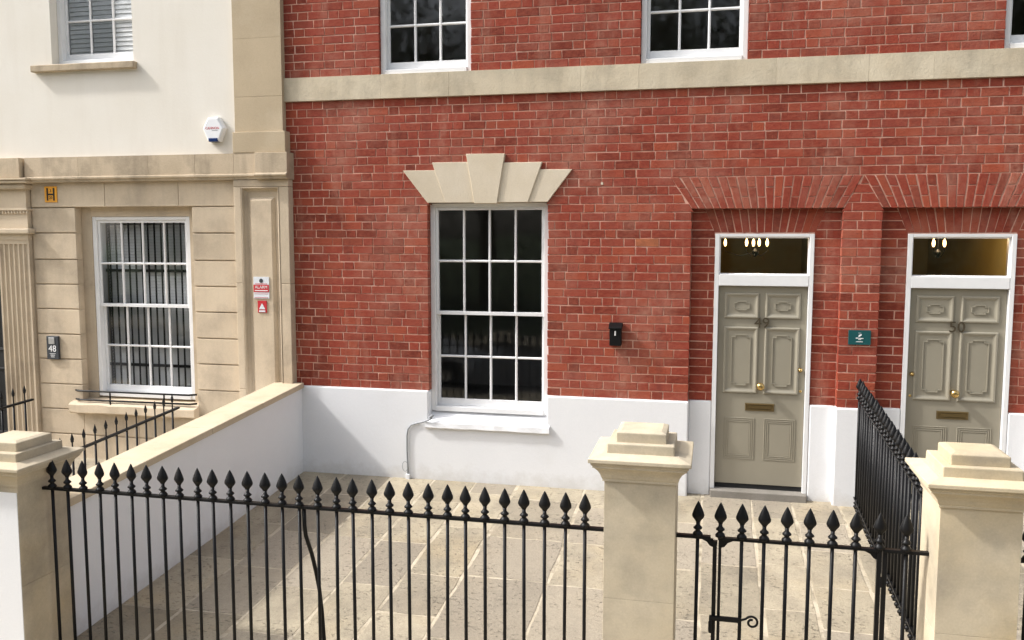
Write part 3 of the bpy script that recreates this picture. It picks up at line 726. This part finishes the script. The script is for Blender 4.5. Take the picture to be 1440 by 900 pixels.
cv = MB().loops([[(x, y, z) for x, z in hx(s)] for s, y in ((1, -.034), (1, -.075), (.97, -.092), (.84, -.105))]).build('cover', 'plastic', t)
MB().loops([[(-5.282, y0, 3.600), (-5.165, y0, 3.600), (-5.172, y0, 3.556), (-5.275, y0, 3.556)] for y0 in (-.036, -.110)]).build('siren_base', 'blue', t, bevel=.01)
text('CANNON', .036, 'red', cv, -5.228, -.1055, 3.70); MB().box(-5.235, -5.165, -.1065, -.104, 3.674, 3.679).build('small_print', 'grey', cv)
YS = YP+.018
t = thing('warning_sign', 'white and red alarm warning sign on the stone pilaster panel', 'sign', (-4.71, YS, 1.9))
pl = MB().box(-4.800, -4.618, YS-.007, YS+.004, 1.888, 2.120).build('plate', 'signw', t)
MB().box(-4.799, -4.619, YS-.009, YS-.006, 1.955, 2.035).build('band', 'red', pl); text('ALARM', .046, 'print', pl, -4.709, YS-.0095, 2.008); 
m = MB(); m.box(-4.785, -4.633, YS-.0105, YS-.008, 1.968, 1.977); m.build('small_print', 'print', pl)
m = MB(); m.box(-4.780, -4.640, YS-.0085, YS-.006, 2.042, 2.048); m.box(-4.79, -4.63, YS-.0085, YS-.006, 1.936, 1.939); m.box(-4.79, -4.63, YS-.0085, YS-.006, 1.896, 1.900); m.build('rule', 'red', pl)
MB().lathe([(.024, 0), (.024, .002), (.01, .003)], -4.709, YS-.007, 2.078, 8, 1, 'y').build('emblem', 'slate', pl)
t = thing('warning_sign', 'small red sign with white triangle below the alarm sign', 'sign', (-4.705, YS, 1.73))
pl = MB().box(-4.756, -4.652, YS-.007, YS+.004, 1.735, 1.862).build('plate', 'red', t)
MB().prism([(-4.740, 1.772), (-4.668, 1.772), (-4.704, 1.838)], YS-.0095, YS-.006).build('triangle', 'signw', pl); MB().box(-4.740, -4.668, YS-.0095, YS-.006, 1.741, 1.760).build('caption_bar', 'signw', pl)

# ================================================================== things on the brick facade
t = thing('letter_box', 'small black letter box on the red brick wall', 'letter box', (-.91, -.09, 1.48))
MB().box(-.968, -.852, -.085, -.003, 1.482, 1.655).build('body', 'iron', t, bevel=.006)
MB().prismx([(-.105, 1.650), (-.004, 1.672), (-.004, 1.706), (-.030, 1.706), (-.105, 1.664)], -.976, -.844).build('lid', 'iron', t, bevel=.003)
MB().box(-.918, -.904, -.088, -.084, 1.585, 1.63).build('mark', 'print', t)
t = thing('wall_plaque', 'dark green plaque with white lettering on the brick pier between the doors', 'plaque', (1.363, -.01, 1.55))
pl = MB().box(1.264, 1.462, -.016, -.003, 1.549, 1.686).build('plate', 'green', t, bevel=.002)
MB().prism([(1.352, 1.622), (1.362, 1.626), (1.382, 1.642), (1.378, 1.650), (1.364, 1.647), (1.354, 1.636)], -.0185, -.015).build('emblem', 'print', pl)
m = MB(); m.box(1.330, 1.352, -.0185, -.015, 1.608, 1.616); m.box(1.355, 1.396, -.0185, -.015, 1.607, 1.614); m.box(1.352, 1.377, -.0185, -.015, 1.596, 1.602); m.box(1.333, 1.393, -.0185, -.015, 1.576, 1.581); m.box(1.35, 1.375, -.0185, -.015, 1.659, 1.662); m.build('small_print', 'print', pl)
t = thing('cable_conduit', 'grey cable conduit running from the white window sill down to the paving', 'conduit', (-3.05, -.04, 0))
yc = -.040
MB().tube([(-2.81, -.06, .668), (-2.84, -.075, .650), (-2.90, -.06, .622), (-2.98, yc, .60), (-3.05, yc, .575), (-3.085, yc, .53), (-3.098, yc, .46), (-3.098, yc, .30), (-3.092, yc, .15), (-3.088, yc, .05)], .0088, 8).build('pipe', 'grey', t, smooth=True)
MB().tube([(-3.10+.030*math.cos(a/12*2*math.pi)-.02, yc-.004, .13+.055*math.sin(a/12*2*math.pi)) for a in range(13)], .003, 5).build('wire_loop', 'grey', t)
MB().box(-3.11, -3.066, yc-.02, yc+.01, -.01, .05).build('foot', 'plastic', t, bevel=.006)
MB().tube([(-2.835, -.07, .672), (-2.80, -.062, .700)], .014, 8).build('clip', 'grey', t)

# ================================================================== boundary wall
BW = thing('boundary_wall', 'sloping white rendered garden wall with cream stone coping', 'wall', (-4.43, -1.9, -.15))
X0, X1 = -4.565, -4.292
def ct(y): return .925+.063*(y+.0)        # underside of the coping
ya, yb = -3.66, -.030
MB().hexa([(X0, ya, gz(ya)-.3), (X1, ya, gz(ya)-.3), (X1, yb, gz(yb)-.3), (X0, yb, gz(yb)-.3), (X0, ya, ct(ya)), (X1, ya, ct(ya)), (X1, yb, ct(yb)), (X0, yb, ct(yb))]).build('wall_face', 'white', BW)
ys = [-3.655, -2.75, -1.83, -.92, -.032]
for a, b in zip(ys, ys[1:]):
    a += .002; b -= .002
    MB().hexa([(X0-.03, a, ct(a)), (X1+.028, a, ct(a)), (X1+.028, b, ct(b)), (X0-.03, b, ct(b)), (X0-.03, a, ct(a)+.058), (X1+.028, a, ct(a)+.058), (X1+.028, b, ct(b)+.058), (X0-.03, b, ct(b)+.058)]).build('coping_stone', 'coping', BW, bevel=.008)

# ================================================================== gate pillars
def rect(cx, cy, hx_, hy, z): return [(cx-hx_, cy-hy, z), (cx+hx_, cy-hy, z), (cx+hx_, cy+hy, z), (cx-hx_, cy+hy, z)]
def pillar(label, cx, cy, hx_, hy, zs, ov, lb, ub, hl, hu, mat_front=None):
    """zs = underside of the slab; ov overhang; lb, ub half sizes of the two cap blocks"""
    t = thing('gate_pillar', label, 'pillar', (cx, cy, -.3), 'stone gate pillars')
    for za, zb in ((-.40, zs-.76), (zs-.759, zs-.112)): MB().loops([rect(cx, cy, hx_, hy, za), rect(cx, cy, hx_, hy, zb)]).build('shaft', 'pillar', t, bevel=.0015)
    if mat_front: MB().box(cx-hx_+.004, cx+hx_-.006, cy-hy-.004, cy-hy+.01, -.40, zs-.150).build('painted_front', 'white', t)
    pr = [(0, -.112), (.010, -.110), (.010, -.098), (.016, -.088), (.022, -.070), (.034, -.050), (.052, -.032), (.062, -.028), (.062, -.018), (.070, -.012), (.072, 0)]
    k = ov/.085
    MB().loops([rect(cx, cy, hx_+o*k, hy+o*k, zs+z) for o, z in pr]).build('cornice', 'pillar', t)
    MB().loops([rect(cx, cy, hx_+ov, hy+ov, zs+.0005), rect(cx, cy, hx_+ov, hy+ov, zs+.022), rect(cx, cy, lb[0]+.02, lb[1]+.02, zs+.040)]).build('cap_slab', 'pillar', t, bevel=.004)
    MB().loops([rect(cx, cy, lb[0], lb[1], zs+.032), rect(cx, cy, lb[0]-.002, lb[1]-.002, zs+.032+hl)]).build('cap_block', 'pillar', t, bevel=.006)
    z2 = zs+.032+hl
    MB().loops([rect(cx, cy, ub[0], ub[1], z2-.003), rect(cx, cy, ub[0], ub[1], z2+hu), rect(cx, cy, ub[0]*.80, ub[1]*.80, z2+hu+.010)]).build('cap_block', 'pillar', t, bevel=.005)
    return t
pillar('low stone gate pillar with white painted front, at the end of the white wall', -4.43, -3.895, .21, .225, 1.095, .075, (.195, .205), (.155, .155), .062, .055, True)
pillar('tall cream stone pillar between the long railing and the gate', -.347, -3.90, .189, .189, 1.362, .080, (.180, .180), (.134, .134), .060, .052)
pillar('tall cream stone pillar where the gate and the black side railing end', 1.318, -3.90, .187, .187, 1.335, .080, (.183, .180), (.136, .134), .060, .052)

# ================================================================== iron railings
FIN = MB(); FIN.lathe([(.015, -.004), (.025, .002), (.0265, .011), (.020, .021), (.0125, .029), (.014, .035), (.0225, .041), (.0235, .047), (.015, .056), (.0105, .063), (.010, .080)], n=10)
FIN.lathe([(.0105, .076), (.016, .088), (.029, .104), (.0335, .114), (.033, .124), (.025, .148), (.014, .175), (.005, .193), (.0006, .200)], n=8, sy=.62)
FIN.v = [(x*1.06, y*1.06, z*.97) for x, y, z in FIN.v]
FIN = FIN.mesh(smooth=True); FIN.materials.append(M['iron']); FIN.name = 'finial'
def barmesh(h, r=.0104, n=8):
    me = MB().lathe([(r, 0), (r, h)], n=n).mesh(smooth=True)
    for p in me.polygons: p.use_smooth = len(p.vertices) == 4
    me.materials.append(M['iron']); me.name = 'bar'; return me
YR = -3.90; RZt = .923; GZ = gz(YR)-.045
BAR = barmesh(RZt-GZ)
def railing(name, label, cat, xs, xa, xb, finials=True, rail_z=RZt, group=None):
    t = thing(name, label, cat, ((xa+xb)/2, YR, GZ), group)
    MB().box(xa, xb, YR-.016, YR+.016, rail_z-.013, rail_z+.005).build('top_rail', 'iron', t, bevel=.002)
    MB().box(xa, xb, YR-.014, YR+.014, GZ+.10, GZ+.112).build('bottom_rail', 'iron', t)
    for x in xs:
        b = share('bar', BAR, t, (x, YR, GZ)); b.rotation_euler = (rnd(-.004, .004), rnd(-.0035, .0035), rnd(-.2, .2)); share('finial', FIN, b, (x, YR, rail_z+.002))
    return t
nx = 31
FR = railing('metal_railing', 'long black spear topped railing between two stone pillars', 'railing', [-4.150+3.487*i/(nx-1) for i in range(nx)], -4.222, -.533)
xb_ = -4.150+3.487*15/(nx-1)
MB().tube([(xb_+.020, YR+.012, .905), (xb_+.022, YR+.012, .80), (xb_+.024, YR+.022, .735), (xb_+.026, YR+.055, .665), (xb_+.026, YR+.090, .60), (xb_+.026, YR+.120, .53), (xb_+.026, YR+.150, .45), (xb_+.026, YR+.190, .33), (xb_+.026, YR+.225, .15), (xb_+.026, YR+.245, -.03), (xb_+.026, YR+.25, GZ)], .013, 8).build('back_stay', 'iron', FR, smooth=True)
def bracket(m, x, s):    # curved web under the rail, s = direction away from the stile
    z = RZt-.010
    m.prism([(x, z), (x+s*.085, z), (x+s*.060, z-.006), (x+s*.035, z-.018), (x+s*.018, z-.040), (x, z-.046)], YR-.006, YR+.006)
t = railing('metal_railing', 'single bar of black railing between the tall pillar and the gate latch', 'railing', [-.046], -.160, .028)
m = MB(); m.box(.040, .062, YR-.011, YR+.011, GZ, RZt-.028); bracket(m, .042, -1); m.build('latch_post', 'iron', t)
MB().box(.022, .064, YR-.012, YR+.012, RZt-.042, RZt-.020).build('post_head', 'iron', t)
G = thing('garden_gate', 'black iron spear topped gate with scroll latch', 'gate', (.48, YR, GZ))
MB().box(.066, .905, YR-.015, YR+.015, RZt-.012, RZt+.003).build('top_rail', 'iron', G, bevel=.002)
MB().box(.070, .905, YR-.013, YR+.013, GZ+.12, GZ+.133).build('bottom_rail', 'iron', G)
m = MB(); m.box(.070, .086, YR-.009, YR+.009, GZ+.06, RZt-.012); bracket(m, .084, 1); m.build('stile', 'iron', G)
m = MB(); m.box(.880, .902, YR-.011, YR+.011, GZ+.06, RZt-.012); bracket(m, .882, -1); m.build('stile', 'iron', G)
for x in (.078, .892): share('finial', FIN, G, (x, YR, RZt+.002))
BAR2 = barmesh(RZt-GZ-.12)
for i in range(6): 
    x = .192+(.774-.192)*i/5; b = share('bar', BAR2, G, (x, YR, GZ+.12)); share('finial', FIN, b, (x, YR, RZt+.002))
zl = .474
lm = MB().box(.028, .200, YR-.034, YR-.012, zl-.013, zl+.013).build('latch', 'iron', G, bevel=.004)
sp = [(.196, YR-.022, zl)]+[(.256+.036*(1-i/26*.62)*math.cos(2.6-i/26*7.6), YR-.022, zl-.006+.036*(1-i/26*.62)*math.sin(2.6-i/26*7.6)) for i in range(27)]
MB().tube(sp, .0065, 8).build('scroll_handle', 'iron', lm, smooth=True)
MB().lathe([(.009, 0), (.012, .012), (.012, .06), (.007, .07)], .036, YR-.022, zl-.085, 8).build('latch_drop', 'iron', lm)
t = railing('metal_railing', 'short black railing section hinging the gate to the stone pillar', 'railing', [1.022], .908, 1.135)
m = MB(); m.box(.908, .930, YR-.011, YR+.011, GZ, RZt-.010); m.build('hinge_post', 'iron', t)
for z in (.72, .0): MB().lathe([(.014, 0), (.014, .05)], .905, YR, z, 8).build('hinge', 'iron', t)
railing('metal_railing', 'black railing beyond the pillar, in front of door 50', 'railing', [1.60+.1165*i for i in range(20)], 1.503, 3.9)
# railing between the two forecourts, following the slope
XS = 1.375
t = thing('side_railing', 'dense black spear topped railing dividing the two forecourts', 'railing', (XS, -1.85, -.2))
zr = lambda y: 1.052+.062*y
m = MB(); ya, yb = -3.70, -.03
m.hexa([(XS-.019, ya, zr(ya)-.008), (XS+.019, ya, zr(ya)-.008), (XS+.019, yb, zr(yb)-.008), (XS-.019, yb, zr(yb)-.008), (XS-.019, ya, zr(ya)+.006), (XS+.019, ya, zr(ya)+.006), (XS+.019, yb, zr(yb)+.006), (XS-.019, yb, zr(yb)+.006)])
m.build('top_rail', 'iron', t)
m = MB(); zq = lambda y: gz(y)+.095
m.hexa([(XS-.016, ya, zq(ya)-.006), (XS+.016, ya, zq(ya)-.006), (XS+.016, yb, zq(yb)-.006), (XS-.016, yb, zq(yb)-.006), (XS-.016, ya, zq(ya)+.006), (XS+.016, ya, zq(ya)+.006), (XS+.016, yb, zq(yb)+.006), (XS-.016, yb, zq(yb)+.006)])
m.build('bottom_rail', 'iron', t)
KNB = MB().lathe([(.010, 0), (.020, .006), (.024, .016), (.018, .028), (.011, .034), (.020, .044), (.022, .052), (.012, .064), (.010, .070)], n=10).mesh(smooth=True); KNB.materials.append(M['iron'])
BAR3 = barmesh(1.10, .0125)
nb = 32
for i in range(nb):
    y = -.085-3.56*i/(nb-1); b = share('bar', BAR3, t, (XS, y, zr(y)-1.10)); b.rotation_euler = (rnd(-.006, .006), rnd(-.004, .004), 0); share('finial', FIN, b, (XS, y, zr(y)+.004)); share('base_collar', KNB, b, (XS, y, gz(y)+.012))
# railings of number 48
SPK = MB().lathe([(.007, 0), (.007, .075), (.014, .085), (.014, .094), (.017, .108), (.010, .135), (.001, .165)], n=8).mesh(); SPK.materials.append(M['iron'])
def area_rail(label, x, ya, yb, z_b, sl, step):
    t = thing('area_railing', label, 'railing', (x, (ya+yb)/2, -.2)); zf = lambda y: z_b+sl*(y-yb)
    m = MB(); m.hexa([(x-.02, ya, zf(ya)-.012), (x+.02, ya, zf(ya)-.012), (x+.02, yb, zf(yb)-.012), (x-.02, yb, zf(yb)-.012), (x-.02, ya, zf(ya)+.01), (x+.02, ya, zf(ya)+.01), (x+.02, yb, zf(yb)+.01), (x-.02, yb, zf(yb)+.01)]); m.build('top_rail', 'iron', t, bevel=.006)
    bar = barmesh(.85, .011); y = yb-.11
    while y > ya+.03:
        b = share('bar', bar, t, (x, y, zf(y)-.85)); share('spike', SPK, b, (x, y, zf(y)+.008)); y -= step
area_rail('black spiked railing running alongside the white garden wall', -5.60, -3.4, -.33, .705, .058, .152)
area_rail('black spiked handrail in front of the fluted pilaster', -7.0, -3.4, -.83, .827, .035, .155)

# ================================================================== across the road (seen in the window panes)
def tree(x, y, h, seed):
    r_ = random.Random(seed)
    t = thing('street_tree', 'leafy tree standing in the park across the road', 'tree', (x, y, -.7), 'trees across the road')
    m = MB(); m.tube([(x, y, -.75), (x+.05, y, h*.18), (x-.1, y+.1, h*.4), (x, y, h*.75)], [.30, .22, .17, .06], 8)
    tips = []
    for k in range(18):
        a = r_.uniform(0, 6.28); z0 = h*r_.uniform(.22, .6); L_ = h*r_.uniform(.22, .42)
        e = (x+math.cos(a)*L_, y+math.sin(a)*L_, z0+L_*r_.uniform(.4, .9)); mid = ((x+e[0])/2+r_.uniform(-.2, .2), (y+e[1])/2, (z0+e[2])/2-.15)
        m.tube([(x, y, z0), mid, e], [.09, .06, .02], 6); tips += [mid, e, e]
        for q in range(2):
            e2 = (e[0]+r_.uniform(-1.2, 1.2), e[1]+r_.uniform(-1.2, 1.2), e[2]+r_.uniform(0, 1.2)); m.tube([mid, e2], [.035, .01], 5); tips.append(e2)
    m.build('trunk', 'bark', t)
    cr = MB()
    for k in range(15000):
        c = r_.choice(tips); g = r_.gauss
        p = Vector((c[0]+g(0, .95), c[1]+g(0, .95), c[2]+g(0, .8))); s = r_.uniform(.08, .16)
        u = Vector((g(0, 1), g(0, 1), g(0, 1))).normalized(); v = u.orthogonal().normalized()
        cr.add([p-u*s, p+v*s*.55, p+u*s, p-v*s*.55], [(0, 1, 2, 3)])
    me = bpy.data.meshes.new('crown'); me.from_pydata([q-Vector((x, y, 0)) for q in map(Vector, cr.v)], [], cr.f); me.materials.append(M['leaf'])
    link('crown', me, t, (x, y, 0))
for i, (x, y, h) in enumerate([(-17, -22, 11), (-12.5, -19.5, 10), (-8.5, -22.5, 12), (-4, -20, 10.5), (.5, -22, 11.5), (4.5, -19.5, 10), (9, -22, 12), (14, -20.5, 11), (-22, -20, 11), (19, -21, 11), (-27, -22, 11), (-32, -21, 12), (-38, -22, 12), (-24.5, -25, 12), (-29.5, -25, 13), (-20, -25, 12)]): tree(x*1.22, y-8, h*1.3, 40+i)  # leftmost trees are added to keep bright sky out of the pane reflections
hd = MB(); r_ = random.Random(4)  # unseen hedge added so the panes reflect something dark
for k in range(34000):
    p = Vector((r_.uniform(-60, 50), -35+r_.gauss(0, .6), -.7+abs(r_.gauss(0, 2.2)))); s = r_.uniform(.06, .16)
    u = Vector((r_.gauss(0, 1), r_.gauss(0, 1), r_.gauss(0, 1))).normalized(); v = u.orthogonal().normalized()
    hd.add([p-u*s, p+v*s*.6, p+u*s, p-v*s*.6], [(0, 1, 2, 3)])
me = bpy.data.meshes.new('hedge'); me.from_pydata(hd.v, [], hd.f); me.materials.append(M['leaf']); props(link('hedge', me), 'dense dark hedge added across the road to darken the pane reflections', 'hedge', kind='stuff')
# parked car at the kerb
def car(x, y):
    zg = -.42; t = thing('parked_car', 'silver hatchback parked at the kerb outside the railings', 'car', (x, y, zg))
    # stations along x (rear to front): half width, sill z, belt z
    S = [(-2.05, .70, .42, .85), (-1.95, .80, .30, .98), (-1.3, .86, .24, 1.0), (0, .88, .22, .98), (.9, .87, .22, .95), (1.5, .84, .26, .86), (1.95, .76, .34, .72), (2.08, .62, .42, .60)]
    L = [[(x+a, y-h*.96, zg+s), (x+a, y-h, zg+(s+b)/2), (x+a, y-h*.94, zg+b), (x+a, y-h*.6, zg+b+.03), (x+a, y+h*.6, zg+b+.03), (x+a, y+h*.94, zg+b), (x+a, y+h, zg+(s+b)/2), (x+a, y+h*.96, zg+s)] for a, h, s, b in S]
    body = MB().loops(L).build('body', 'carw', t, smooth=False, bevel=.03)
    Cn = [(-1.95, .76, .98, 1.0), (-1.55, .66, .98, 1.40), (-.4, .64, .98, 1.47), (.25, .63, .97, 1.42), (1.0, .74, .95, .97)]
    MB().loops([[(x+a, y-.80, zg+b), (x+a, y-h, zg+tp), (x+a, y+h, zg+tp), (x+a, y+.80, zg+b)] for a, h, b, tp in Cn]).build('glasshouse', 'slate', t)
    MB().loops([[(x+a, y-h+.02, zg+tp), (x+a, y-h*.7, zg+tp+.03), (x+a, y+h*.7, zg+tp+.03), (x+a, y+h-.02, zg+tp)] for a, h, b, tp in Cn[1:4]]).build('roof', 'carw', t)
    for s in (-1, 1):
        for wx in (-1.3, 1.35):
            wh = MB().lathe([(.20, -.1), (.30, -.1), (.32, -.06), (.32, .06), (.30, .1), (.20, .1)], x+wx, y+s*.80, zg+.32, 20, 1, 'y').build('wheel', 'tyre', t)
            MB().lathe([(.05, -.105), (.19, -.09), (.19, .09), (.05, .105)], x+wx, y+s*.80, zg+.32, 14, 1, 'y').build('rim', 'steel', wh)
        MB().box(x+1.93, x+2.03, y+s*.55-.12, y+s*.55+.12, zg+.58, zg+.68).build('headlight', 'plastic', t, bevel=.02)
car(-6.3, -7.6)
